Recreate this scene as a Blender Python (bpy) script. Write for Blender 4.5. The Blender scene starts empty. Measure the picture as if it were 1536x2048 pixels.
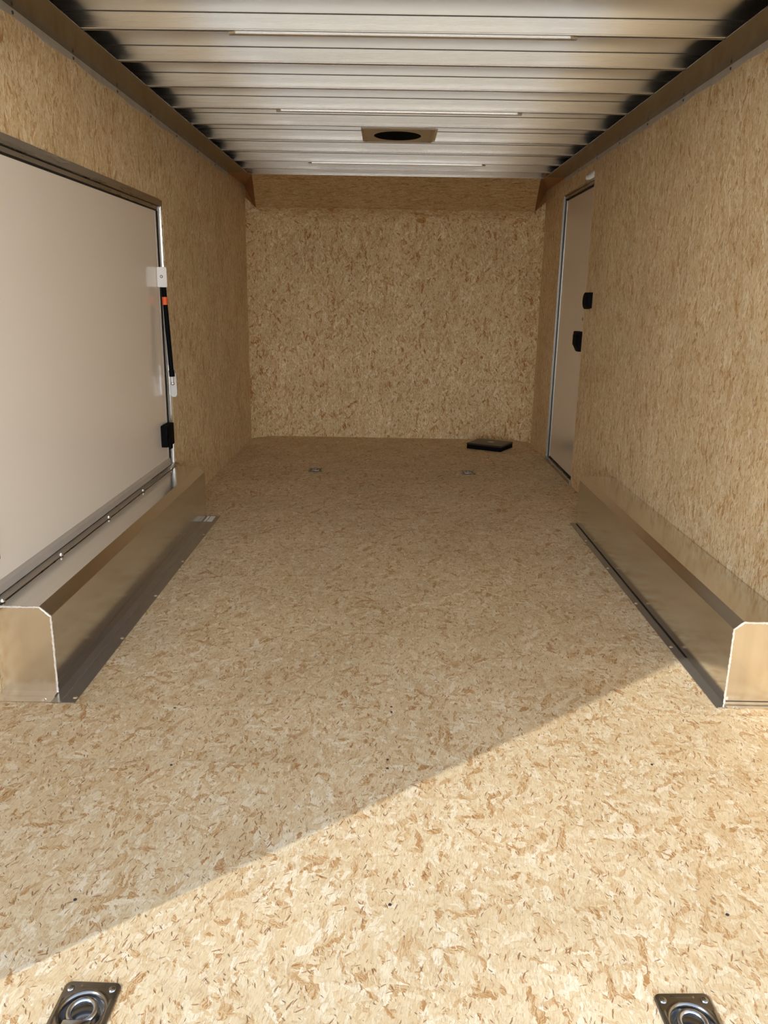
import bpy, bmesh, math, random
from mathutils import Vector, Matrix
random.seed(7)
SC = bpy.context.scene
COL = SC.collection

# ------------------------------------------------------------------ camera
cam_d = bpy.data.cameras.new('camera')
cam = bpy.data.objects.new('camera', cam_d)
COL.objects.link(cam)
cam_d.sensor_fit = 'VERTICAL'
cam_d.sensor_height = 36.0
cam_d.lens = 1581.74 * 36.0 / 2048.0
cam_d.clip_start = 0.02
cx, ch, yaw, pitch, roll = -0.0262, 1.2377, -0.0036, -0.2656, 0.0166
fw = Vector((math.sin(yaw)*math.cos(pitch), math.cos(yaw)*math.cos(pitch), math.sin(pitch)))
rt = Vector((math.cos(yaw), -math.sin(yaw), 0.0))
up = rt.cross(fw)
r2 = rt*math.cos(roll) + up*math.sin(roll)
u2 = -rt*math.sin(roll) + up*math.cos(roll)
cam.matrix_world = Matrix((
    (r2.x, u2.x, -fw.x, cx), (r2.y, u2.y, -fw.y, 0.0),
    (r2.z, u2.z, -fw.z, ch), (0, 0, 0, 1)))
SC.camera = cam

# ------------------------------------------------------------------ sky, sun, exposure
SUN_TRAVEL = Vector((1.125, 0.90, -1.0)).normalized()      # direction the sunlight travels
world = bpy.data.worlds.new('world'); SC.world = world; world.use_nodes = True
wn = world.node_tree; wn.nodes.clear()
wo = wn.nodes.new('ShaderNodeOutputWorld'); bg = wn.nodes.new('ShaderNodeBackground')
# hazy sky: bright milky horizon, deeper blue towards the zenith, the same all the way round
tcw = wn.nodes.new('ShaderNodeTexCoord'); spw = wn.nodes.new('ShaderNodeSeparateXYZ'); rw = wn.nodes.new('ShaderNodeValToRGB')
wn.links.new(tcw.outputs['Generated'], spw.inputs[0]); wn.links.new(spw.outputs[2], rw.inputs[0])
rw.color_ramp.interpolation = 'EASE'
er = rw.color_ramp.elements
er[0].position = 0.0; er[0].color = (1.0, .965, .92, 1)
er[1].position = 1.0; er[1].color = (.075, .095, .13, 1)
for p_, c_ in ((.10, (.62, .64, .665)), (.28, (.30, .33, .37)), (.60, (.13, .155, .20))):
    q_ = er.new(p_); q_.color = (*c_, 1)
wn.links.new(rw.outputs[0], bg.inputs[0]); bg.inputs[1].default_value = 10.0
wn.links.new(bg.outputs[0], wo.inputs[0])
sun_d = bpy.data.lights.new('sun', 'SUN'); sun = bpy.data.objects.new('sun', sun_d); COL.objects.link(sun)
sun_d.energy = 2.5; sun_d.angle = math.radians(0.5); sun_d.color = (1.0, 0.95, 0.86)
sun.rotation_euler = SUN_TRAVEL.to_track_quat('-Z', 'Y').to_euler()
sun.location = (-6, -6, 7)
SC.view_settings.view_transform = 'Standard'
SC.view_settings.look = 'None'
SC.view_settings.gamma = 1.0
SC.view_settings.use_curve_mapping = False
SC.view_settings.exposure = -0.02
SC.cycles.max_bounces = 10; SC.cycles.diffuse_bounces = 6; SC.cycles.glossy_bounces = 6
SC.cycles.sample_clamp_indirect = 6.0
SC.cycles.caustics_reflective = True

# ------------------------------------------------------------------ node helpers
class NT:
    def __init__(s, name):
        s.m = bpy.data.materials.new(name); s.m.use_nodes = True
        s.t = s.m.node_tree; s.t.nodes.clear()
        s.out = s.n('ShaderNodeOutputMaterial'); s.b = s.n('ShaderNodeBsdfPrincipled')
        s.l(s.b.outputs[0], s.out.inputs[0])
    def n(s, typ, **kw):
        x = s.t.nodes.new(typ)
        for k, v in kw.items(): setattr(x, k, v)
        return x
    def l(s, a, b): s.t.links.new(a, b)
    def v(s, sock, val):
        if hasattr(val, 'is_linked') or isinstance(val, bpy.types.NodeSocket): s.l(val, sock)
        else: sock.default_value = val
    def math(s, op, a, b=None, clamp=False):
        x = s.n('ShaderNodeMath', operation=op); x.use_clamp = clamp
        s.v(x.inputs[0], a)
        if b is not None: s.v(x.inputs[1], b)
        return x.outputs[0]
    def mix(s, f, a, b, mode='MIX'):
        x = s.n('ShaderNodeMix', data_type='RGBA', blend_type=mode)
        s.v(x.inputs[0], f); s.v(x.inputs[6], a); s.v(x.inputs[7], b)
        return x.outputs[2]
    def mixf(s, f, a, b):
        x = s.n('ShaderNodeMix', data_type='FLOAT')
        s.v(x.inputs[0], f); s.v(x.inputs[2], a); s.v(x.inputs[3], b)
        return x.outputs[0]
    def ramp(s, f, pts, interp='LINEAR'):
        x = s.n('ShaderNodeValToRGB'); r = x.color_ramp; r.interpolation = interp
        while len(r.elements) < len(pts): r.elements.new(0.5)
        for e, (p, c) in zip(r.elements, pts):
            e.position = p; e.color = (*c, 1) if len(c) == 3 else c
        s.v(x.inputs[0], f)
        return x.outputs[0]
    def noise(s, vec, scale, detail=3, rough=0.55, dim='3D', dist=0.0):
        x = s.n('ShaderNodeTexNoise', noise_dimensions=dim)
        s.v(x.inputs['Vector'], vec); x.inputs['Scale'].default_value = scale
        x.inputs['Detail'].default_value = detail; x.inputs['Roughness'].default_value = rough
        x.inputs['Distortion'].default_value = dist
        return x

def osb(name, uax, vax, rot0=0.0, tint=(1, 1, 1), ang=1.0, flat=0.0, con=1.0, sl=1.0):
    """Oriented strand board: layers of overlapping stretched flakes, each with its own tone."""
    s = NT(name)
    tc = s.n('ShaderNodeTexCoord'); oi = s.n('ShaderNodeObjectInfo')
    sp = s.n('ShaderNodeSeparateXYZ'); s.l(tc.outputs['Object'], sp.inputs[0])
    cb = s.n('ShaderNodeCombineXYZ')
    off = s.math('MULTIPLY', oi.outputs['Random'], 37.0)
    s.l(s.math('ADD', sp.outputs[uax], off), cb.inputs[0])
    s.l(s.math('ADD', sp.outputs[vax], off), cb.inputs[1])
    base = cb.outputs[0]
    wn_ = s.noise(base, 9.0, 2, 0.5, '2D')
    w2 = s.noise(base, 60.0, 2, 0.6, '2D')
    def warp(vec, nz, amt):
        a = s.n('ShaderNodeVectorMath', operation='SUBTRACT'); s.l(nz.outputs['Color'], a.inputs[0]); a.inputs[1].default_value = (.5, .5, .5)
        b = s.n('ShaderNodeVectorMath', operation='SCALE'); s.l(a.outputs[0], b.inputs[0]); b.inputs['Scale'].default_value = amt
        c = s.n('ShaderNodeVectorMath', operation='ADD'); s.l(vec, c.inputs[0]); s.l(b.outputs[0], c.inputs[1])
        return c.outputs[0]
    w3 = s.noise(base, 190.0, 2, 0.6, '2D')
    wv = warp(warp(warp(base, wn_, 0.030), w2, 0.012), w3, 0.0032)
    tones = [(0.0, (.46, .265, .115)), (.05, (.58, .405, .22)), (.13, (.655, .500, .300)), (.34, (.695, .562, .362)),
             (.62, (.725, .606, .405)), (.86, (.755, .648, .45)), (1.0, (.83, .755, .60))]
    tones = [(p, tuple(m + (c-m)*con for c, m in zip(t, (.71, .575, .375)))) for p, t in tones]
    col = None; pri = None; edge = None
    layers = [(3, 46, 13), (-16, 60, 15), (22, 50, 12), (-38, 75, 21), (48, 60, 18), (8, 110, 26), (-72, 85, 26), (80, 60, 18), (-8, 140, 34)]
    for i, (a, sx, sy) in enumerate(layers):
        mp = s.n('ShaderNodeMapping', vector_type='POINT')
        mp.inputs['Rotation'].default_value = (0, 0, math.radians(a*ang) + rot0)
        mp.inputs['Location'].default_value = (i*3.17, i*1.71, 0)
        mp.inputs['Scale'].default_value = (1, 1, 1)
        s.l(wv, mp.inputs[0])
        m2 = s.n('ShaderNodeVectorMath', operation='MULTIPLY'); s.l(mp.outputs[0], m2.inputs[0]); m2.inputs[1].default_value = (sx, sy, 1)
        vo = s.n('ShaderNodeTexVoronoi', voronoi_dimensions='2D', feature='F1'); s.l(m2.outputs[0], vo.inputs['Vector']); vo.inputs['Scale'].default_value = 1.0
        sc = s.n('ShaderNodeSeparateColor'); s.l(vo.outputs['Color'], sc.inputs[0])
        # fibre streaks inside the flake, along its own grain
        m3 = s.n('ShaderNodeVectorMath', operation='MULTIPLY'); s.l(mp.outputs[0], m3.inputs[0]); m3.inputs[1].default_value = (520, 26, 1)
        p = sc.outputs[0]
        d = s.math('MULTIPLY', vo.outputs['Distance'], 0.25)
        p = s.math('SUBTRACT', p, d)
        if i % 3 == 0:
            fb = s.noise(m3.outputs[0], 1.0, 2, 0.6, '2D').outputs['Fac']
        g = s.math('ADD', sc.outputs[1], s.math('MULTIPLY', s.math('SUBTRACT', fb, 0.5), 0.75))
        c = s.ramp(g, tones)
        if col is None: col, pri = c, p
        else:
            gt = s.math('GREATER_THAN', p, pri)
            df = s.math('ABSOLUTE', s.math('SUBTRACT', p, pri))
            eg = s.math('SUBTRACT', 1.0, s.math('MULTIPLY', df, 22.0), True)
            edge = eg if edge is None else s.math('MAXIMUM', s.math('MULTIPLY', edge, s.math('SUBTRACT', 1.0, gt)), eg)
            col = s.mix(gt, col, c); pri = s.math('MAXIMUM', pri, p)
    col = s.mix(s.math('MULTIPLY', edge, 0.30), col, (.40, .255, .135, 1))  # flake outlines darkened, a painted shadow where flakes overlap
    # thin dark slivers and bark specks
    sv = warp(warp(base, wn_, 0.020), w2, 0.0045)
    for i, (a, sx, sy, thr, rad, dc, k0) in enumerate([(12, 250, 38, .040, .30, (.27, .125, .05), .85), (-24, 290, 50, .036, .30, (.22, .10, .045), .85),
                                                   (58, 260, 48, .018, .30, (.30, .14, .06), .8), (30, 66, 19, .018, .40, (.57, .38, .195), .8),
                                                   (-50, 340, 90, .022, .34, (.15, .085, .05), .8), (4, 420, 55, .15, .30, (.42, .26, .13), .55), (-14, 380, 46, .12, .30, (.86, .78, .62), .6)]):
        mp = s.n('ShaderNodeMapping'); mp.inputs['Rotation'].default_value = (0, 0, math.radians(a*ang) + rot0)
        mp.inputs['Location'].default_value = (5.3+i*2.1, 8.1-i*1.3, 0); s.l(sv, mp.inputs[0])
        m2 = s.n('ShaderNodeVectorMath', operation='MULTIPLY'); s.l(mp.outputs[0], m2.inputs[0]); m2.inputs[1].default_value = (sx, sy, 1)
        vo = s.n('ShaderNodeTexVoronoi', voronoi_dimensions='2D', feature='F1'); s.l(m2.outputs[0], vo.inputs['Vector']); vo.inputs['Scale'].default_value = 1.0
        sc = s.n('ShaderNodeSeparateColor'); s.l(vo.outputs['Color'], sc.inputs[0])
        # size differs from sliver to sliver
        rr_ = s.math('MULTIPLY', s.math('ADD', s.math('MULTIPLY', sc.outputs[2], 1.1), .45), rad)
        k = s.math('MULTIPLY', s.math('LESS_THAN', sc.outputs[0], thr*sl), s.math('LESS_THAN', vo.outputs['Distance'], rr_))
        k = s.math('MULTIPLY', k, k0)
        col = s.mix(k, col, (*dc, 1))
    # fine fibres along the board grain
    mf = s.n('ShaderNodeMapping'); mf.inputs['Rotation'].default_value = (0, 0, rot0); s.l(sv, mf.inputs[0])
    mf2 = s.n('ShaderNodeVectorMath', operation='MULTIPLY'); s.l(mf.outputs[0], mf2.inputs[0]); mf2.inputs[1].default_value = (300, 48, 1)
    ff = s.noise(mf2.outputs[0], 1.0, 3, 0.7, '2D').outputs['Fac']
    col = s.mix(1.0, col, s.ramp(ff, [(.25, (.84, .80, .74)), (.5, (1, 1, 1)), (.75, (1.07, 1.08, 1.09))]), 'MULTIPLY')
    # slow tone drift of the board
    dr = s.noise(base, 2.3, 3, 0.5, '2D').outputs['Fac']
    col = s.mix(1.0, col, s.ramp(dr, [(.3, (.93, .92, .90)), (.7, (1.05, 1.05, 1.05))]), 'MULTIPLY')
    if flat: col = s.mix(flat, col, (.72, .59, .41, 1))
    col = s.mix(1.0, col, (*tint, 1), 'MULTIPLY')
    s.l(col, s.b.inputs['Base Color'])
    s.b.inputs['Roughness'].default_value = 0.62
    s.b.inputs['Specular IOR Level'].default_value = 0.25
    bp = s.n('ShaderNodeBump'); bp.inputs['Strength'].default_value = 0.35; bp.inputs['Distance'].default_value = 0.0012
    bm_ = s.n('ShaderNodeMapping'); bm_.inputs['Rotation'].default_value = (0, 0, rot0); bm_.inputs['Scale'].default_value = (150, 30, 1); s.l(base, bm_.inputs[0])
    s.l(s.noise(bm_.outputs[0], 1.0, 1, 0.5, '2D').outputs['Fac'], bp.inputs['Height']); s.l(bp.outputs[0], s.b.inputs['Normal'])
    return s.m

def metal(name, colr, rough, streak=None, amt=0.08, aniso=0.0, smudge=0.0, tangent=None):
    """Mill finish metal; streak = scale per axis for rolling lines."""
    s = NT(name)
    s.b.inputs['Metallic'].default_value = 1.0
    tc = s.n('ShaderNodeTexCoord'); col = (*colr, 1); r = rough
    if streak:
        m = s.n('ShaderNodeVectorMath', operation='MULTIPLY'); s.l(tc.outputs['Object'], m.inputs[0]); m.inputs[1].default_value = streak
        n = s.noise(m.outputs[0], 1.0, 4, 0.65).outputs['Fac']
        col = s.mix(1.0, (*colr, 1), s.ramp(n, [(.25, (1-amt*2,)*3), (.75, (1+amt,)*3)]), 'MULTIPLY')
        r = s.mixf(n, rough*0.75, rough*1.3)
    if smudge:
        n2 = s.noise(tc.outputs['Object'], 3.0, 4, 0.6).outputs['Fac']
        f = s.ramp(n2, [(.45, (0, 0, 0)), (.7, (1, 1, 1))])
        col = s.mix(s.math('MULTIPLY', f, smudge), col, (colr[0]*.6, colr[1]*.58, colr[2]*.55, 1))
    s.v(s.b.inputs['Base Color'], col); s.v(s.b.inputs['Roughness'], r)
    if aniso:
        s.b.inputs['Anisotropic'].default_value = aniso
        t = s.n('ShaderNodeCombineXYZ')
        for i, v in enumerate(tangent): t.inputs[i].default_value = v
        s.l(t.outputs[0], s.b.inputs['Tangent'])
    return s.m

def plain(name, colr, rough=0.5, coat=0.0, metallic=0.0, spec=0.5, var=0.03, vs=8.0):
    s = NT(name)
    tc = s.n('ShaderNodeTexCoord')
    n = s.noise(tc.outputs['Object'], vs, 3).outputs['Fac']
    col = s.mix(1.0, (*colr, 1), s.ramp(n, [(.3, (1-var,)*3), (.7, (1+var,)*3)]), 'MULTIPLY')
    s.l(col, s.b.inputs['Base Color'])
    s.b.inputs['Roughness'].default_value = rough; s.b.inputs['Metallic'].default_value = metallic
    s.b.inputs['Specular IOR Level'].default_value = spec
    s.b.inputs['Coat Weight'].default_value = coat; s.b.inputs['Coat Roughness'].default_value = 0.03
    return s.m

M = {}
M['osb_floor'] = osb('osb_floor', 0, 1, 0.15, tint=(.985, 0.975, 0.965), con=1.05, sl=.85)
M['osb_side'] = osb('osb_side', 1, 2, 0.0, ang=0.55, tint=(1.0, .955, .875), con=1.05, sl=1.2)
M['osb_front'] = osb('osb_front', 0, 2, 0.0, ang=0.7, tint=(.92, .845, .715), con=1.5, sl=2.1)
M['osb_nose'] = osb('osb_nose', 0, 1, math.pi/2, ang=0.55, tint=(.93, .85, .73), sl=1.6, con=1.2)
M['osb_edge'] = plain('osb_edge', (.62, .47, .30), .8, var=.15, vs=200)
M['sheet'] = metal('mill_aluminium_sheet', (.88, .87, .84), .30, (.30, 130, 130), .02, smudge=.12, aniso=.9, tangent=(0, .707, .707))
M['bow'] = metal('rolled_aluminium_bow', (.90, .89, .86), .26, (.30, 150, 150), .02, smudge=.10, aniso=.9, tangent=(0, .707, .707))
M['dark_line'] = plain('painted_dark_line', (.05, .04, .03), .7)  # near-black, painted in as shade lines on the bows and a bend line
M['rail'] = metal('aluminium_rail', (.155, .122, .075), .22, (60, 1, 60), .02)
M['lap'] = plain('galvanised_lap_strip', (.62, .585, .54), .32, metallic=.35, var=.12, vs=12)
M['box'] = metal('wheel_box_aluminium', (.74, .72, .68), .17, (30, 1.0, 30), .04)
M['box_face'] = metal('wheel_box_end_aluminium', (.80, .78, .74), .22, (18, 1.0, 1.2), .05)
M['jamb'] = plain('satin_jamb_aluminium', (.30, .29, .27), .34, metallic=.45)
M['satin'] = plain('satin_door_trim', (.56, .53, .48), .30, metallic=.35)
M['flange'] = metal('floor_flange_aluminium', (.40, .38, .35), .20, (30, 1.0, 30), .05)
[n_ for n_ in M['flange'].node_tree.nodes if n_.type == 'BSDF_PRINCIPLED'][0].inputs['Metallic'].default_value = .72
M['trimal'] = metal('polished_aluminium_extrusion', (.80, .79, .77), .14, (40, 2, 2), .03)
M['trimdk'] = metal('dull_aluminium_flange', (.50, .48, .44), .28, (40, 3, 40), .05, smudge=.2)
M['weld'] = plain('weld_bead_metal', (.86, .84, .80), .35, metallic=.6, var=.12, vs=90)
M['zinc'] = metal('zinc_plated_steel', (.30, .295, .285), .20, None)
M['zincd'] = metal('zinc_plated_recess', (.52, .56, .64), .12, None)
M['gloss'] = plain('glossy_cream_door_skin', (.86, .80, .715), .22, coat=.55, var=.008, vs=3)
M['gloss2'] = plain('glossy_entry_door_skin', (.72, .66, .58), .16, coat=.7, var=.01, vs=3)
M['rubber'] = plain('black_rubber', (.012, .012, .012), .6, spec=.3)
M['blackpl'] = plain('black_plastic', (.004, .004, .005), .65, spec=.05)
M['blacktop'] = plain('black_box_lid', (.018, .014, .010), .34, spec=.5)
M['chrome'] = metal('chrome', (.85, .85, .86), .08, None)
M['white'] = plain('white_painted_bracket', (.80, .80, .79), .45)
M['whited'] = plain('grey_white_bracket', (.60, .60, .59), .45)
M['orange'] = plain('orange_tape', (.80, .12, .02), .5)
M['daylight'] = plain('pale_blue_daylight', (.84, .93, .96), .35)  # pale colour standing in for daylight on the flange
M['screw'] = plain('dark_screw', (.07, .07, .08), .45, metallic=.6)
M['screwl'] = metal('bright_rivet', (.85, .84, .82), .25, None)
M['ventm'] = plain('tan_vent_garnish', (.40, .325, .225), .34, spec=.5, var=.05)
M['hole'] = plain('black_void', (.004, .004, .004), .95, spec=.05)
M['skin'] = plain('white_outer_skin', (.75, .75, .75), .4)
M['pave'] = plain('pale_concrete_ground', (.58, .55, .50), .9, var=.12, vs=1.5)
M['mark'] = plain('brown_scuff', (.22, .12, .06), .6)

# ------------------------------------------------------------------ mesh helpers
def link(name, bm, mats, parent=None, smooth=False):
    me = bpy.data.meshes.new(name)
    bmesh.ops.recalc_face_normals(bm, faces=bm.faces)
    bm.to_mesh(me); bm.free()
    for m in (mats if isinstance(mats, (list, tuple)) else [mats]): me.materials.append(M[m])
    if smooth:
        for p in me.polygons: p.use_smooth = True
    o = bpy.data.objects.new(name, me); COL.objects.link(o)
    if parent is not None: o.parent = parent
    return o
def box(bm, x0, x1, y0, y1, z0, z1, bev=0.0, mi=0):
    b = bmesh.new()
    bmesh.ops.create_cube(b, size=1.0)
    bmesh.ops.scale(b, vec=(x1-x0, y1-y0, z1-z0), verts=b.verts)
    bmesh.ops.translate(b, vec=((x0+x1)/2, (y0+y1)/2, (z0+z1)/2), verts=b.verts)
    if bev: bmesh.ops.bevel(b, geom=list(b.edges), offset=bev, segments=2, profile=.7, affect='EDGES')
    for f in b.faces: f.material_index = mi
    me = bpy.data.meshes.new('t'); b.to_mesh(me); b.free(); bm.from_mesh(me); bpy.data.meshes.remove(me)
    return bm
def bx(*a, **k): return box(bmesh.new(), *a, **k)
def cyl(bm, p0, p1, r0, r1=None, seg=20, caps=True, mi=0):
    p0, p1 = Vector(p0), Vector(p1); d = p1-p0
    b = bmesh.new()
    bmesh.ops.create_cone(b, cap_ends=caps, segments=seg, radius1=r0, radius2=r0 if r1 is None else r1, depth=d.length)
    mt = Matrix.Translation((p0+p1)/2) @ d.to_track_quat('Z', 'Y').to_matrix().to_4x4()
    bmesh.ops.transform(b, matrix=mt, verts=b.verts)
    for f in b.faces: f.material_index = mi
    me = bpy.data.meshes.new('t'); b.to_mesh(me); b.free(); bm.from_mesh(me); bpy.data.meshes.remove(me)
    return bm
def prism(bm, pts, axis, a0, a1, mi=0):
    """closed polygon pts (2D) extruded along axis (0,1,2) from a0 to a1"""
    def mk(p, a):
        v = list(p); v.insert(axis, a); return v
    A = [bm.verts.new(mk(p, a0)) for p in pts]; B = [bm.verts.new(mk(p, a1)) for p in pts]
    fs = [bm.faces.new(A), bm.faces.new(B[::-1])]
    for i in range(len(pts)):
        j = (i+1) % len(pts); fs.append(bm.faces.new((A[i], A[j], B[j], B[i])))
    for f in fs: f.material_index = mi
    return bm
def thick(bm, pts, t, direction, mi=0):
    """polygon in space given thickness t along direction"""
    n = Vector(direction).normalized()*t
    A = [bm.verts.new(p) for p in pts]; B = [bm.verts.new(Vector(p)+n) for p in pts]
    bm.faces.new(A); bm.faces.new(B[::-1])
    for i in range(len(pts)):
        j = (i+1) % len(pts); bm.faces.new((A[i], A[j], B[j], B[i]))
    return bm
def sheet_strip(bm, prof, t, axis, a0, a1):
    """open 2D profile with thickness t swept along axis"""
    n = len(prof); off = []
    for i in range(n):
        a = Vector(prof[max(i-1, 0)]); b = Vector(prof[min(i+1, n-1)]); d = (b-a).normalized(); off.append(Vector(prof[i]) + Vector((-d.y, d.x))*t)
    prism(bm, [tuple(p) for p in prof] + [tuple(p) for p in off[::-1]], axis, a0, a1)
    return bm
def tag(o, label=None, cat=None, group=None, kind=None):
    if label: o['label'] = label
    if cat: o['category'] = cat
    if group: o['group'] = group
    if kind: o['kind'] = kind
    return o
def empty(name, loc):
    o = bpy.data.objects.new(name, None); o.location = loc; o.empty_display_size = .05; COL.objects.link(o); return o
def local(o, root):     # child mesh authored in world space under an empty at root.location
    o.parent = root; o.location = -root.location
    return o
def panel_holes(x0, x1, y0, y1, z0, z1, holes, plane='z'):
    """board with rectangular cut-outs, as grid cells; plane z: x,y ; plane x: y,z"""
    us = sorted({x0, x1, *[h[0] for h in holes], *[h[1] for h in holes]}); vs = sorted({y0, y1, *[h[2] for h in holes], *[h[3] for h in holes]})
    bm = bmesh.new(); C = {}
    def V(u, v, w):
        k = (u, v, w)
        if k not in C: C[k] = bm.verts.new((u, v, w) if plane == 'z' else (w, u, v))
        return C[k]
    def solid(i, j):
        if not (0 <= i < len(us)-1 and 0 <= j < len(vs)-1): return False
        u, v = (us[i]+us[i+1])/2, (vs[j]+vs[j+1])/2
        return not any(h[0] < u < h[1] and h[2] < v < h[3] for h in holes)
    for i in range(len(us)-1):
        for j in range(len(vs)-1):
            if not solid(i, j): continue
            a, b, c, d = us[i], us[i+1], vs[j], vs[j+1]
            for w in (z0, z1): bm.faces.new((V(a, c, w), V(b, c, w), V(b, d, w), V(a, d, w)))
            for (di, dj, p, q) in ((-1, 0, (a, c), (a, d)), (1, 0, (b, c), (b, d)), (0, -1, (a, c), (b, c)), (0, 1, (a, d), (b, d))):
                if not solid(i+di, j+dj):
                    bm.faces.new((V(*p, z0), V(*q, z0), V(*q, z1), V(*p, z1)))
    return bm

# ------------------------------------------------------------------ dimensions
W = 1.245; ZR = 2.103; ZS = 2.160; YR = 0.905; YC = 6.98; YF = 7.13; YT = 6.355

# ------------------------------------------------------------------ ground and ramp (behind the photographer)
g = link('ground', bx(-30, 30, -30, 30, -.72, -.62), 'pave'); tag(g, kind='structure')

bm = bmesh.new(); prism(bm, [(.79, -.03), (.79, -.075), (-1.50, -.61), (-1.50, -.565)], 0, -1.18, 1.18)
tag(link('door_3', bm, 'osb_floor'), kind='structure')      # the rear ramp door, let down to the ground

# ------------------------------------------------------------------ floor
floor = tag(link('floor', bx(-1.30, 1.30, YR-.04, 7.2, -.075, -.045), 'skin'), kind='structure')
rings = [(-.5535, 1.122), (.5345, 1.122), (-.5535, 5.685), (.5650, 5.690)]
seams = [YR-.02, 1.912, 2.212, 3.400, 4.590, 5.790, 7.16]
for a, b in zip(seams[:-1], seams[1:]):
    hs = [(x-.046, x+.046, y-.050, y+.050) for x, y in rings if a < y < b]
    bm = panel_holes(-1.262, 1.262, a+.0011, b-.0011, -.040, 0.0, hs)
    link('floor_panel', bm, 'osb_floor', floor)
scr = bmesh.new()
cyl(scr, (0, 0, -.004), (0, 0, .0012), .0043, .0036, 12); cyl(scr, (0, 0, .0005), (0, 0, .0016), .0022, .0018, 6)
s0 = link('floor_screw', scr, 'screw', floor); s0.location = (-.669, 1.39, 0)
for x, y in [(-.005, 1.393), (.702, 1.383), (-.012, 1.935), (-.012, 1.893), (-.001, 2.228), (-.001, 2.196), (-.671, 2.197), (-.60, 1.89), (.70, 2.30), (.72, 1.935)]:
    c = s0.copy(); c.location = (x, y, 0); COL.objects.link(c); c.parent = floor

# ------------------------------------------------------------------ side walls
def wall(name, sgn, skin0, holes, seamsY):
    w = tag(link(name, bx(*sorted((sgn*1.315, sgn*1.330)), YR-.04, 7.2, -.2, 2.25), 'skin'), kind='structure')
    for a, b in zip(seamsY[:-1], seamsY[1:]):
        hs = [(max(h[0], a+.0005), min(h[1], b-.0005), h[2], h[3]) for h in holes if h[0] < b and h[1] > a]
        xs = sorted((sgn*W, sgn*(W+.014)))
        if any(h[0] <= a+.001 and h[1] >= b-.001 and h[2] <= 0.001 for h in hs):
            h = hs[0]; bm = bx(xs[0], xs[1], a+.0005, b-.0005, h[3], 2.115)
        else: bm = panel_holes(a+.0005, b-.0005, 0.0, 2.115, xs[0], xs[1], hs, 'x')
        link('wall_panel', bm, 'osb_side', w)
    return w
wall_l = wall('wall_left', -1, 0, [(2.12, 4.455, .262, 1.709)], [YR+.06, 2.10, 3.32, 4.54, 5.76, 6.985])
wall_r = wall('wall_right', 1, 0, [(5.36, 6.290, -.001, 1.985)], [YR+.06, 1.75, 2.97, 4.19, 5.36, 6.290, 6.985])

# ------------------------------------------------------------------ front wall with chamfered corners and sloped nose board
wf = tag(link('wall_front', bx(-1.33, 1.33, 7.150, 7.215, -.2, 2.25), 'osb_edge'), kind='structure')
SL = (ZR-1.84)/(YF-YT)
nose_z = lambda y: ZR - SL*(y-YT)
link('wall_panel', bx(-1.072, -.0004, YF, YF+.014, 0.0, 1.90), 'osb_front', wf)
link('wall_panel', bx(.0004, 1.072, YF, YF+.014, 0.0, 1.90), 'osb_front', wf)
def corner(sgn):
    """bent corner board from the side wall round to the front wall"""
    bm = bmesh.new(); prof = []
    P0 = Vector((sgn*W, YC)); P1 = Vector((sgn*1.165, YC+.105)); P2 = Vector((sgn*1.071, YF))
    for i in range(9):
        t = i/8; prof.append(P0*(1-t)**2 + P1*2*t*(1-t) + P2*t*t)
    back = [p + Vector((sgn*.012, .010)) for p in prof]
    pts = [tuple(p) for p in prof] + [tuple(p) for p in back[::-1]]
    prism(bm, pts, 2, 0.0, 2.16)
    return link('corner_panel', bm, 'osb_front', wf)
corner(-1); corner(1)
# curved nose board: slopes down from the roof and rolls over into the front wall; (y, z, half width)
NOSE = [(YT-.008, 2.1047, 1.079), (6.50, 2.076, 1.097), (6.70, 2.030, 1.122), (6.88, 1.985, 1.144), (7.042, 1.942, 1.165), (7.085, 1.910, 1.122), (7.112, 1.880, 1.092), (7.131, 1.846, 1.071)]
bm = bmesh.new(); low = []; top = []
for y, z, h in NOSE:
    low.append((bm.verts.new((-h, y, z)), bm.verts.new((h, y, z)))); top.append((bm.verts.new((-h, y+.004, z+.013)), bm.verts.new((h, y+.004, z+.013))))
for k in range(len(NOSE)-1):
    bm.faces.new((low[k][0], low[k][1], low[k+1][1], low[k+1][0])); bm.faces.new((top[k][0], top[k+1][0], top[k+1][1], top[k][1]))
    bm.faces.new((low[k][0], low[k+1][0], top[k+1][0], top[k][0])); bm.faces.new((low[k][1], top[k][1], top[k+1][1], low[k+1][1]))
bm.faces.new((low[0][0], top[0][0], top[0][1], low[0][1])); bm.faces.new((low[-1][0], low[-1][1], top[-1][1], top[-1][0]))
link('nose_panel', bm, 'osb_nose', wf)

# ------------------------------------------------------------------ ceiling: roof sheet and bows
ceil = tag(link('ceiling', bx(-1.315, 1.315, YR-.02, 7.16, ZS, ZS+.012), 'sheet'), kind='structure')
lips = [1.118, 1.50, 1.882, 2.262, 2.644, 3.025, 3.406, 3.789, 4.187, 4.563, 4.967, 5.336, 5.727, 6.055, 6.340]
def bow_mesh():
    bm = bmesh.new()
    # open channel: front web with a rolled lip, rear web, slot between them painted dark as shade
    h = ZS-ZR-.002
    prism(bm, [(.0030, h), (.0012, .006), (-.0008, .0035), (-.0008, .0010), (.0002, 0), (.0065, 0), (.0065, .0016), (.0030, .0018), (.0045, h)], 0, -1.24, 1.24)
    prism(bm, [(.0260, h), (.0230, .0), (.0205, .0), (.0205, .0014), (.0218, .0016), (.0245, h)], 0, -1.24, 1.24)
    prism(bm, [(.0050, .0040), (.0050, .0018), (.0210, .0018), (.0210, .0040)], 0, -1.24, 1.24, 1)  # dark filler plate paints the shade inside the slot
    prism(bm, [(.0005, h), (.0005, h-.0022), (.0036, h-.0022), (.0036, h)], 0, -1.24, 1.24, 1)  # dark strip paints the shadow line where web meets sheet
    return bm
b0 = None
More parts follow.
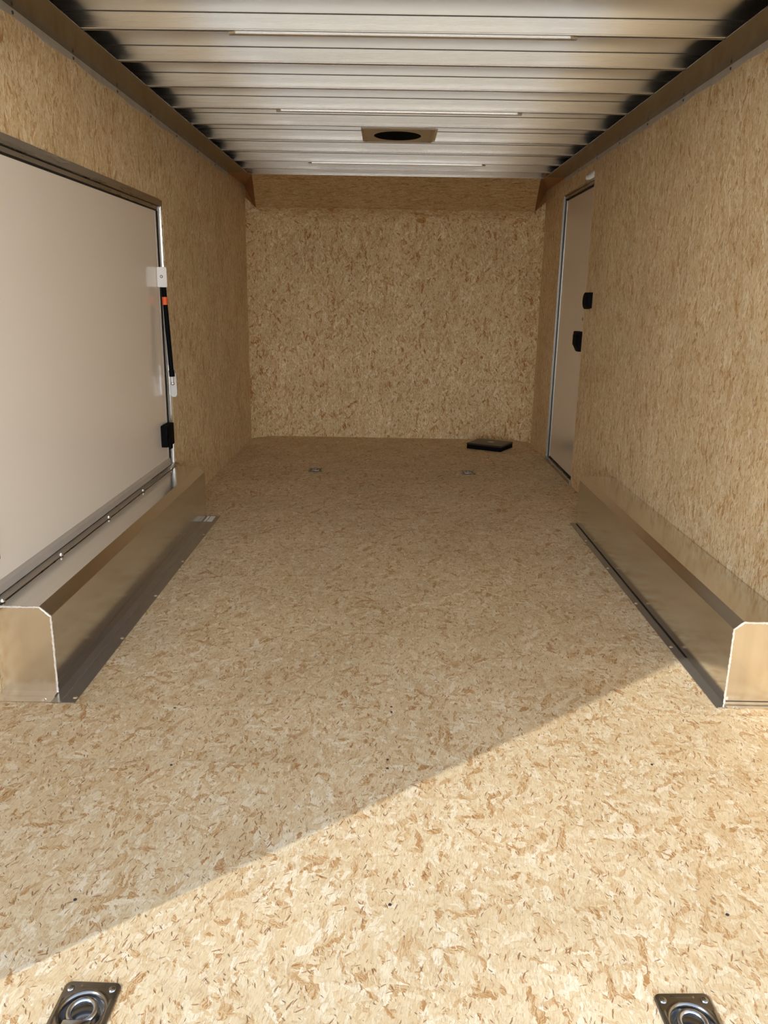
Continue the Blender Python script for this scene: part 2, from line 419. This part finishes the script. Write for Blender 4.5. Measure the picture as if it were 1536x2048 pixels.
for i, y in enumerate(lips):
    if b0 is None: b0 = o = link('roof_bow', bow_mesh(), ['bow', 'dark_line'], ceil)
    else:
        o = b0.copy(); COL.objects.link(o); o.parent = ceil
    o.location = (0, y, ZR+.0024)
    o.rotation_euler = (random.uniform(-.010, .010), 0, 0)
for y in (3.025, 4.187, 5.727, 1.882):      # wiring strips clipped below every third bow
    bm = bmesh.new()
    prism(bm, [(-.594, y+.004), (-.570, y-.004), (.570, y-.004), (.594, y+.004), (.594, y+.020), (-.594, y+.020)], 2, ZR-.0085, ZR-.0005)
    link('splice_strip', bm, 'bow', ceil)
bm = bmesh.new(); box(bm, -.13, .37, 4.600, 4.604, ZS-.004, ZS+.001)
link('sealant_bead', bm, 'rubber', ceil)

# ------------------------------------------------------------------ roof rails
def rail(sgn, name, n):
    xs = lambda a: sgn*a
    pts = [(xs(1.098), YR), (xs(1.098), 6.262), (xs(W+.05), 6.275), (xs(W+.05), YR)]
    bm = bmesh.new(); prism(bm, pts, 2, ZR, ZR+.0022)
    box(bm, *sorted((sgn*1.246, sgn*1.262)), YR, 6.9, ZR+.002, ZR+.075)
    r = tag(link(name, bm, 'rail'), kind='structure')
    # flange that laps down over the wall board, with its edge slightly wavy
    bm = bmesh.new(); N = 88; T = []; B = []
    for i in range(N+1):
        y = YR+.05 + (6.27-YR-.05)*i/N
        z = ZR-.027 + .004*math.sin(i*.83+n) + .0025*math.sin(i*2.1)
        T.append((y, ZR)); B.append((y, z))
    V = {}
    for side, x in ((0, sgn*(W-.0022)), (1, sgn*(W-.0004))):
        for i in range(N+1):
            V[(side, 0, i)] = bm.verts.new((x, *T[i])); V[(side, 1, i)] = bm.verts.new((x, *B[i]))
    for i in range(N):
        for sd in (0, 1): bm.faces.new((V[(sd, 0, i)], V[(sd, 0, i+1)], V[(sd, 1, i+1)], V[(sd, 1, i)]))
        bm.faces.new((V[(0, 1, i)], V[(0, 1, i+1)], V[(1, 1, i+1)], V[(1, 1, i)]))
        bm.faces.new((V[(0, 0, i)], V[(0, 0, i+1)], V[(1, 0, i+1)], V[(1, 0, i)]))
    for k in ((0, 0), (0, N)): bm.faces.new((V[(0, 0, k[1])], V[(1, 0, k[1])], V[(1, 1, k[1])], V[(0, 1, k[1])]))
    link('rail_flange', bm, 'lap', r)
    scm = bmesh.new(); cyl(scm, (0, 0, 0), (-sgn*.003, 0, 0), .0062, .0045, 10)
    s = link('rail_screw', scm, 'screw', r); s.location = (sgn*(W-.0020), 2.83, ZR-.013)
    y = 3.33
    while y < 6.2:
        c = s.copy(); c.location = (sgn*(W-.0020), y, ZR-.013); COL.objects.link(c); c.parent = r; y += .50
    # dull tapered end and corner gusset
    bm = bmesh.new(); z0 = ZR-.0004
    thick(bm, [(xs(1.098), 6.258, z0), (xs(W), 6.262, z0), (xs(W), YC+.01, z0)], .05, (0, 0, 1)); link('rail_end', bm, 'gusset', r)
    bm = bmesh.new()
    P5 = (xs(W), 6.982, ZR); P4 = (xs(W-.001), 6.982, 2.018)
    rim = [(xs(1.098), 6.256, ZR-.001)] + [(xs(h-.001), y, z) for y, z, h in NOSE[:5]] + [P4]
    for a_, b_ in zip(rim[:-1], rim[1:]): thick(bm, [P5, a_, b_], .003, (sgn, .3, .3))
    link('corner_gusset', bm, 'gusset', r)
    return r
M['gusset'] = plain('tan_primed_gusset', (.30, .135, .04), .35, var=.06)
rail(-1, 'trim_1', 0); rail(1, 'trim_2', 2)

# rear door frame round the opening the light comes through
fr = bmesh.new()
for sg in (-1, 1): box(fr, *sorted((sg*1.205, sg*1.33)), YR-.10, YR+.058, -.2, 2.25)
box(fr, -1.205, 1.205, YR-.10, YR+.058, 2.00, 2.25)
tag(link('trim_3', fr, 'skin'), kind='structure')

# ------------------------------------------------------------------ fold-up escape door in the left wall (door_1)
def yz(bm, x, x2, y0, y1, z0, z1, bev=0.0): return box(bm, min(x, x2), max(x, x2), y0, y1, z0, z1, bev)
Y0, Y1, Z0, Z1 = 2.19, 4.345, .312, 1.648
d1 = tag(link('door_1', yz(bmesh.new(), -1.252, -1.285, Y0, Y1, Z0, Z1), 'gloss'), kind='structure')
bm = bmesh.new()
yz(bm, -1.2475, -1.262, 2.12, 4.452, 1.678, 1.712); yz(bm, -1.2425, -1.2475, 2.12, 4.452, 1.679, 1.712)
link('door_frame', bm, 'trimdk', d1)
bm = bmesh.new(); yz(bm, -1.2500, -1.262, 2.12, 4.42, 1.657, 1.6735); link('door_frame', bm, 'trimdk', d1)
bm = bmesh.new()
yz(bm, -1.2535, -1.31, 2.12, 4.44, 1.6735, 1.678); yz(bm, -1.2535, -1.31, 2.12, 4.38, Z1, 1.657); yz(bm, -1.2495, -1.31, Y1+.0105, 4.3845, .30, 1.65)
yz(bm, -1.2500, -1.31, 2.12, 4.385, .298, .306)
link('door_gasket', bm, 'rubber', d1)
bm = bmesh.new(); yz(bm, -1.2505, -1.27, Y1-.004, Y1+.010, Z0-.004, 1.648, .001); link('door_edge_trim', bm, 'jamb', d1)
bm = bmesh.new(); yz(bm, -1.2480, -1.262, 4.385, 4.405, .30, 1.672, .002); yz(bm, -1.2510, -1.262, 4.405, 4.428, .30, 1.672); yz(bm, -1.2480, -1.262, 4.436, 4.455, .265, 1.7)
link('door_jamb', bm, 'jamb', d1)
bm = bmesh.new(); yz(bm, -1.2455, -1.262, 4.428, 4.436, .27, 1.679, .001); link('jamb_lip', bm, 'trimal', d1)
bm = bmesh.new()
prism(bm, [(-1.251, .349), (-1.246, .335), (-1.2455, .309), (-1.262, .307), (-1.262, .349)], 1, Y0, 4.36)
link('door_bottom_trim', bm, 'satin', d1)
def latch(y0, y1, z0, z1, sgn, xf, parent):
    a, b = xf, xf - sgn*.036
    bm = bmesh.new(); box(bm, min(a, b), max(a, b), y0, y1, z0, z1, .006)
    l = link('door_latch', bm, 'blackpl', parent)
    bm = bmesh.new(); box(bm, min(b, b-sgn*.010), max(b, b-sgn*.010), y0+.012, y0+(y1-y0)*.45, z0-.012, z0+(z1-z0)*.55, .004)
    link('latch_lever', bm, 'blackpl', l)
latch(4.215, 4.355, .430, .548, -1, -1.252, d1)
latch(2.195, 2.312, .436, .545, -1, -1.252, d1)
# sill above the wheel box, with fixing screws
bm = bmesh.new(); prism(bm, [(-1.2505, .3062), (-1.246, .3062), (-1.222, .300), (-1.2215, .2975), (-1.256, .2975)], 1, 2.12, 4.44)
sill = link('door_sill', bm, 'trimdk', d1)
scm = bmesh.new(); cyl(scm, (0, 0, 0), (0, 0, .006), .010, .007, 12); cyl(scm, (0, 0, .005), (0, 0, .009), .004, .004, 6)
s = link('sill_bolt', scm, 'screwl', d1); s.location = (-1.225, 2.306, .2985)
for y in (2.763, 3.274, 3.762, 4.28):
    c = s.copy(); c.location = (-1.225, y, .2985); COL.objects.link(c); c.parent = d1

# ------------------------------------------------------------------ side entry door in the right wall (door_2)
d2 = tag(link('door_2', bx(1.262, 1.290, 5.30, 6.215, .040, 1.938), 'gloss2'), kind='structure')
bm = bmesh.new()
box(bm, 1.2545, 1.31, 6.221, 6.238, .0, 1.96); box(bm, 1.268, 1.31, 5.30, 6.22, 1.938, 1.953); box(bm, 1.260, 1.31, 5.36, 6.24, .026, .040)
link('door_gasket', bm, 'rubber', d2)
bm = bmesh.new(); box(bm, 1.2565, 1.28, 6.206, 6.220, .03, 1.940, .002); link('door_edge_trim', bm, 'jamb', d2)
bm = bmesh.new(); box(bm, 1.258, 1.28, 6.238, 6.268, .0, 1.975, .002); box(bm, 1.2465, 1.28, 6.268, 6.290, .0, 1.985, .003)
link('door_jamb', bm, 'jamb', d2)
bm = bmesh.new(); box(bm, 1.2535, 1.28, 5.36, 6.268, 1.953, 1.970, .002); box(bm, 1.2500, 1.28, 5.36, 6.268, 1.973, 1.985)
link('door_head', bm, 'trimdk', d2)
bm = bmesh.new(); box(bm, 1.236, 1.28, 5.36, 6.25, .0, .026, .003); link('door_threshold', bm, 'trimdk', d2)
bm = bmesh.new(); box(bm, 1.2425, 1.2475, 5.362, 5.60, 1.986, 2.030); link('head_flashing', bm, 'trimal', d2)
bm = bmesh.new(); box(bm, 1.2445, 1.262, 5.352, 5.360, .0, 2.02); link('panel_edge', bm, 'osb_edge', wall_r)
bm = bmesh.new(); prism(bm, [(5.375, 1.034), (5.535, 1.034), (5.545, .945), (5.50, .935), (5.44, .905), (5.375, .905)], 0, 1.225, 1.262)
bmesh.ops.bevel(bm, geom=list(bm.edges), offset=.003, segments=2, affect='EDGES')
lt = link('door_latch', bm, 'blackpl', d2)
bm = bmesh.new(); box(bm, 1.214, 1.226, 5.42, 5.50, .945, 1.015, .004); link('latch_lever', bm, 'blackpl', lt)
bm = bmesh.new(); cyl(bm, (1.2625, 5.46, 1.115), (1.2600, 5.46, 1.115), .011, .011, 12); link('keyhole_mark', bm, 'mark', d2)

# black D shaped light switch on the wall next to the entry door
sw = empty('light_switch', (1.245, 5.235, 1.232)); tag(sw, 'black half-round switch fixed to the right wall beside the side entry door', 'switch')
bm = bmesh.new(); pts = [(5.165, 1.285), (5.23, 1.285)]
for i in range(9):
    a = math.radians(90-22.5*i); pts.append((5.235+.055*math.cos(a)*1.1, 1.235+.05*math.sin(a)))
pts += [(5.23, 1.183), (5.165, 1.190)]
prism(bm, pts, 0, 1.213, 1.2448); o = local(link('switch_body', bm, 'blackpl'), sw)
bm = bmesh.new(); box(bm, 1.206, 1.2135, 5.178, 5.222, 1.20, 1.27, .003); local(link('switch_rocker', bm, 'blackpl'), sw)

# ------------------------------------------------------------------ wheel boxes
def wheel_box(sgn, label, xb, xc, zt, zc, y0, y1, fl, yfl):
    r = empty('wheel_box', (sgn*1.15, (y0+y1)/2, 0)); tag(r, label, 'wheel box')
    t = .0025; xw = 1.2432
    S = lambda a: sgn*a
    # folded cover: top, chamfer and side as one bent sheet
    bm = bmesh.new()
    outer = [(S(xw), zt), (S(xc), zt), (S(xb), zc), (S(xb), .0022)]
    inner = [(S(xb+t), .0022), (S(xb+t), zc), (S(xc+t*.6), zt-t), (S(xw), zt-t)]
    prism(bm, outer+inner, 1, y0+.002, y1)
    local(link('folded_cover', bm, 'box'), r)
    for nm, yy, d in (('end_plate', y0, 1), ('end_plate', y1-.004, 1)):
        bm = bmesh.new(); prism(bm, [(S(xw), .002), (S(xw), zt-.001), (S(xc), zt-.001), (S(xb+.001), zc), (S(xb+.001), .002)], 1, yy, yy+.004)
        local(link(nm, bm, 'box_face'), r)
    bm = bmesh.new()
    prism(bm, [(S(fl), y0-yfl), (S(fl), y1+.012), (S(xb+.001), y1+.012), (S(xb+.001), y0-yfl)], 2, .0004, .0026)
    local(link('floor_flange', bm, 'flange'), r)
    bm = bmesh.new()
    prism(bm, [(S(xb), y0-yfl), (S(xw), y0-yfl), (S(xw), y0), (S(xb), y0)], 2, .0004, .0030)
    if sgn < 0: prism(bm, [(S(xb), y0-.030), (S(xw), y0-.030), (S(xw), y0), (S(xb), y0)], 2, .0030, .0075)
    local(link('end_flange', bm, 'box_face'), r)
    if sgn > 0:
        bm = bmesh.new(); box(bm, xb+.002, xw, y0-.0012, y0, .0085, .0115); local(link('end_bend_line', bm, 'dark_line'), r)
    # caulk line / bend line in the side flange
    bm = bmesh.new()
    if sgn < 0:
        N = 60
        pv = None
        for i in range(N+1):
            y = y0-.04 + (y1-y0)*.97*i/N; x = S(xb-.030) + random.uniform(-.0012, .0012); p = (x, y, .0030)
            if pv: cyl(bm, pv, p, .0008, seg=6)
            pv = p
        local(link('seam_bead', bm, 'jamb'), r)
    else:
        box(bm, S(xb-.004), S(xb), y0+.33, y1-.01, .0026, .0042); local(link('seam_bead', bm, 'rubber'), r)
    # weld bead along the near edge
    pts = [(S(xw), y0-.001, zt-.002), (S(xc), y0-.001, zt-.002), (S(xb+.001), y0-.001, zc), (S(xb+.0015), y0-.001, .004)]
    bm = bmesh.new(); pv = None
    for a, b in zip(pts[:-1], pts[1:]):
        a, b = Vector(a), Vector(b); n = max(2, int((b-a).length/.006))
        for i in range(n+1):
            p = a.lerp(b, i/n) + Vector((random.uniform(-.0008, .0008), 0, random.uniform(-.0008, .0008)))
            if pv is not None and (p-pv).length > 1e-5: cyl(bm, pv, p, random.uniform(.0026, .0040), seg=7)
            pv = p
    local(link('weld_bead', bm, 'weld'), r)
    scm = bmesh.new(); cyl(scm, (0, 0, 0), (0, 0, .0035), .0085, .005, 12)
    first = None
    ys = [y0-.03, y0+.42, y0+.85, y0+1.30, y0+1.74]
    for y in ys:
        if first is None: first = o = link('flange_rivet', scm, 'screwl')
        else: o = first.copy(); COL.objects.link(o)
        o.parent = r; o.location = Vector((S(fl+.010), y, .0026)) - r.location
    o = first.copy(); COL.objects.link(o); o.parent = r; o.location = Vector((S(xb+.028), y0-.030-.018*(sgn < 0), .003)) - r.location
    return r
wl = wheel_box(-1, 'brushed aluminium wheel box under the white fold-up door on the left', 1.0631, 1.0972, .2961, .2640, 2.2761, 4.3801, .9875, .0612)
wr = wheel_box(1, 'brushed aluminium wheel box against the bare board wall on the right', 1.0602, 1.0904, .2823, .2576, 2.2868, 4.3627, 1.0255, .030)
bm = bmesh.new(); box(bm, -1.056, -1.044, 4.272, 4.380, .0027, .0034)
box(bm, -1.038, -1.010, 4.272, 4.380, .0027, .0034); local(link('painted_daylight_patch', bm, 'daylight'), wl)  # bright daylight on the flange, painted as two pale patches

# ------------------------------------------------------------------ recessed tie-down rings
def tie_down():
    r = empty('tie_down_ring', (0, 0, 0))
    N = 64; A = .0525; B = .0620; bm = bmesh.new(); vs = {}
    def hgt(x, y):
        rr = math.hypot(x, y+.002); h = .0040
        if rr < .0415:
            k = min(1, (.0415-rr)/.011); k = k*k*(3-2*k); h -= .0175*k
        elif rr < .0450: h += .0012*math.sin((rr-.0415)/.0035*math.pi)
        # pressed ribs
        def rib(d, l, L): return .0016*max(0, 1-(d/.0021)**2)*(1 if abs(l) < L else 0)
        h += rib(y-.0520, x, .020) + rib(y+.0560, x, .020)
        h += rib(abs(x)-.0455, y+.004, .026)
        e = min(A-abs(x), B-abs(y))
        if e < .003: h -= .0032*(1-e/.003)**2
        return h
    rc = .013
    for i in range(N+1):
        for j in range(N+1):
            x = -A+2*A*i/N; y = -B+2*B*j/N
            ax, ay = abs(x)-(A-rc), abs(y)-(B-rc)
            if ax > 0 and ay > 0:
                m = max(ax, ay); l = math.hypot(ax, ay); f = m/l
                x = math.copysign(A-rc+ax*f, x); y = math.copysign(B-rc+ay*f, y)
                h = hgt(x, y)
                e = rc-math.hypot(abs(x)-(A-rc), abs(y)-(B-rc))
                if e < .003: h = .0040-.0032*(1-max(0, e)/.003)**2
            else: h = hgt(x, y)
            vs[i, j] = bm.verts.new((x, y, h))
    for i in range(N):
        for j in range(N): bm.faces.new((vs[i, j], vs[i+1, j], vs[i+1, j+1], vs[i, j+1]))
    link('base_plate', bm, 'zinc', r, True)
    # ring lying in the dish
    bm = bmesh.new(); n, k = 40, 12; R = .0235; rr = .0052; tv = {}
    for i in range(n):
        a = 2*math.pi*i/n
        for j in range(k):
            b = 2*math.pi*j/k; q = R+rr*math.cos(b)
            x = q*math.cos(a); y = q*math.sin(a); z = rr*math.sin(b)
            if y < -.020: y = -.020+(y+.020)*.35
            tv[i, j] = bm.verts.new((x, y, z-.001 + (y+.02)*.06))
    for i in range(n):
        for j in range(k): bm.faces.new((tv[i, j], tv[(i+1) % n, j], tv[(i+1) % n, (j+1) % k], tv[i, (j+1) % k]))
    link('ring', bm, 'zincd', r, True)
    bm = bmesh.new(); box(bm, -.0255, .0255, -.0345, -.0205, -.002, .0062, .003); link('ring_clip', bm, 'zincd', r, True)
    bm = bmesh.new()
    bmesh.ops.create_uvsphere(bm, u_segments=20, v_segments=10, radius=.0072); bmesh.ops.scale(bm, vec=(1, 1, .62), verts=bm.verts)
    bo = link('bolt', bm, 'zinc', r, True); bo.location = (-.0385, .0445, .0040)
    for x, y in ((.0385, .0445), (-.0385, -.0480), (.0385, -.0480)):
        c = bo.copy(); COL.objects.link(c); c.parent = r; c.location = (x, y, .0040)
    return r
td = tie_down()
labs = ['zinc plated tie-down ring set in the sunlit floor, bottom left of the picture',
        'zinc plated tie-down ring set in the sunlit floor, bottom right of the picture',
        'small tie-down ring far back in the floor, left of centre',
        'small tie-down ring far back in the floor, in front of the black box']
for i, ((x, y), lb) in enumerate(zip(rings, labs)):
    if i == 0: o = td
    else:
        o = td.copy(); COL.objects.link(o)
        for ch in td.children:
            c = ch.copy(); COL.objects.link(c); c.parent = o
    o.location = (x, y, 0); o.rotation_euler = (0, 0, (-.02, .03, 0, .0)[i])
    tag(o, lb, 'tie-down', 'recessed tie-down rings in the floor')

# ------------------------------------------------------------------ black box on the floor at the back
bb = empty('shallow_box', (.85, 6.71, 0)); tag(bb, 'shallow black box with a small pale emblem lying on the floor at the back right', 'box')
A, B_, C_, D_ = Vector((.647, 6.668)), Vector((.916, 6.515)), Vector((1.048, 6.745)), Vector((.779, 6.898))
bm = bmesh.new(); prism(bm, [tuple(p) for p in (A, B_, C_, D_)], 2, .0005, .043)
bmesh.ops.bevel(bm, geom=list(bm.edges), offset=.002, segments=2, affect='EDGES'); local(link('box_tray', bm, 'blackpl'), bb)
cen = (A+B_+C_+D_)/4
bm = bmesh.new(); prism(bm, [tuple(cen+(p-cen)*1.012) for p in (A, B_, C_, D_)], 2, .034, .050)
bmesh.ops.bevel(bm, geom=list(bm.edges), offset=.002, segments=2, affect='EDGES'); local(link('box_lid', bm, 'blacktop'), bb)
bm = bmesh.new(); cyl(bm, (cen.x+.01, cen.y+.01, .0500), (cen.x+.01, cen.y+.01, .0508), .030, seg=24); cyl(bm, (cen.x+.01, cen.y+.01, .0505), (cen.x+.01, cen.y+.01, .0511), .012, seg=16, mi=1)
local(link('emblem', bm, ['ventm', 'whited']), bb)

# ------------------------------------------------------------------ gas strut of the fold-up door
gs = empty('gas_strut', (-1.21, 4.33, .76)); tag(gs, 'black gas strut with orange band beside the left fold-up door', 'gas strut')
def rplate(x0, x1, z0, z1, y, t, rad):
    bm = bmesh.new(); pts = []
    for (cx_, cz_, a0) in ((x1-rad, z1-rad, 0), (x0+rad, z1-rad, 90), (x0+rad, z0+rad, 180), (x1-rad, z0+rad, 270)):
        for k in range(5):
            a = math.radians(a0+22.5*k); pts.append((cx_+rad*math.cos(a), cz_+rad*math.sin(a)))
    prism(bm, pts, 1, y, y+t); return bm
up_ = local(link('upper_bracket', rplate(-1.2500, -1.199, 1.268, 1.369, 4.306, .004, .006), 'white'), gs)
bm = bmesh.new()
tor = bmesh.new(); cyl(tor, (-1.2265, 4.306, 1.3215), (-1.2265, 4.3035, 1.3215), .0075, seg=16); cyl(tor, (-1.2265, 4.3045, 1.3215), (-1.2265, 4.3030, 1.3215), .0045, seg=12, mi=1); bm.free()
o = link('bracket_bolt', tor, ['screw', 'white']); o.parent = up_
o = local(link('lower_bracket', rplate(-1.224, -1.189, .688, .822, 4.352, .004, .016), 'whited'), gs)
bm = bmesh.new(); box(bm, -1.231, -1.223, 4.352, 4.356, .700, .860); local(link('lower_bracket_arm', bm, 'trimal'), gs)
pt, pb = Vector((-1.223, 4.318, 1.330)), Vector((-1.206, 4.330, .812))
bm = bmesh.new(); cyl(bm, pt, pt.lerp(pb, .22), .0085, seg=20); local(link('piston_rod', bm, 'blackpl', smooth=False), gs)
bm = bmesh.new(); cyl(bm, pt.lerp(pb, .12), pb, .0125, seg=28); cyl(bm, pt.lerp(pb, .955), pt.lerp(pb, 1.02), .0150, seg=24); local(link('cylinder', bm, 'blackpl'), gs)
bm = bmesh.new(); cyl(bm, pt.lerp(pb, .215), pt.lerp(pb, .292), .0142, seg=28); local(link('orange_band', bm, 'orange'), gs)
bm = bmesh.new(); e2 = pb+(pb-pt).normalized()*.045
cyl(bm, pb+(pb-pt).normalized()*.008, e2, .0055, seg=14); local(link('ball_stud', bm, 'chrome'), gs)
bm = bmesh.new(); bmesh.ops.create_uvsphere(bm, u_segments=20, v_segments=12, radius=.0098); bmesh.ops.translate(bm, vec=e2+Vector((0, .002, -.004)), verts=bm.verts)
local(link('ball_joint', bm, 'chrome', smooth=True), gs)

# ------------------------------------------------------------------ roof vent garnish
vt = empty('roof_vent', (.0, 4.78, ZR)); tag(vt, 'square tan vent frame with a round black opening in the ceiling', 'vent')
x0, x1, y0, y1 = -.199, .196, 4.585, 4.955; zc_ = ZR-.001; cxv, cyv, R = -.003, 4.785, .131
bm = bmesh.new(); n = 48; ring = []; outr = []; ring2 = []; ringt = []
for i in range(n):
    a = 2*math.pi*i/n; c, s_ = math.cos(a), math.sin(a)
    ring.append(bm.verts.new((cxv+R*c, cyv+R*s_, zc_-.002)))
    ring2.append(bm.verts.new((cxv+(R+.010)*c, cyv+(R+.010)*s_, zc_-.0045)))
    ringt.append(bm.verts.new((cxv+R*c, cyv+R*s_, zc_+.05)))
    hx, hy = (x1-x0)/2-.012, (y1-y0)/2-.012; k = min(hx/abs(c) if abs(c) > 1e-6 else 9, hy/abs(s_) if abs(s_) > 1e-6 else 9)
    outr.append(bm.verts.new(((x0+x1)/2+k*c, (y0+y1)/2+k*s_, zc_-.004)))
for i in range(n):
    j = (i+1) % n
    bm.faces.new((ring[i], ring[j], ring2[j], ring2[i])); bm.faces.new((ring2[i], ring2[j], outr[j], outr[i])); bm.faces.new((ringt[i], ringt[j], ring[j], ring[i]))
pl = local(link('vent_plate', bm, 'ventm'), vt)
bm = bmesh.new()
prism(bm, [(x0, y0), (x1, y0), (x1, y0+.014), (x0, y0+.014)], 2, zc_-.006, zc_+.05)
prism(bm, [(x0+.0, y1-.014), (x1, y1-.014), (x1-.01, y1), (x0+.01, y1)], 2, zc_-.006, zc_+.05)
prism(bm, [(x0, y0+.014), (x0+.014, y0+.014), (x0+.014, y1-.014), (x0, y1-.014)], 2, zc_-.006, zc_+.05)
prism(bm, [(x1-.014, y0+.014), (x1, y0+.014), (x1, y1-.014), (x1-.014, y1-.014)], 2, zc_-.006, zc_+.05)
local(link('vent_rim', bm, 'ventm'), vt)
bm = bmesh.new(); cyl(bm, (cxv, cyv, zc_-.0012), (cxv, cyv, zc_+.004), R+.003, seg=48); local(link('vent_opening', bm, 'hole'), vt)  # black disc closes the hole, painting the dark inside it
bm = bmesh.new(); box(bm, x1+.001, x1+.016, y0+.03, y1-.02, zc_+.002, zc_+.05); local(link('vent_side_plate', bm, 'trimal'), vt)
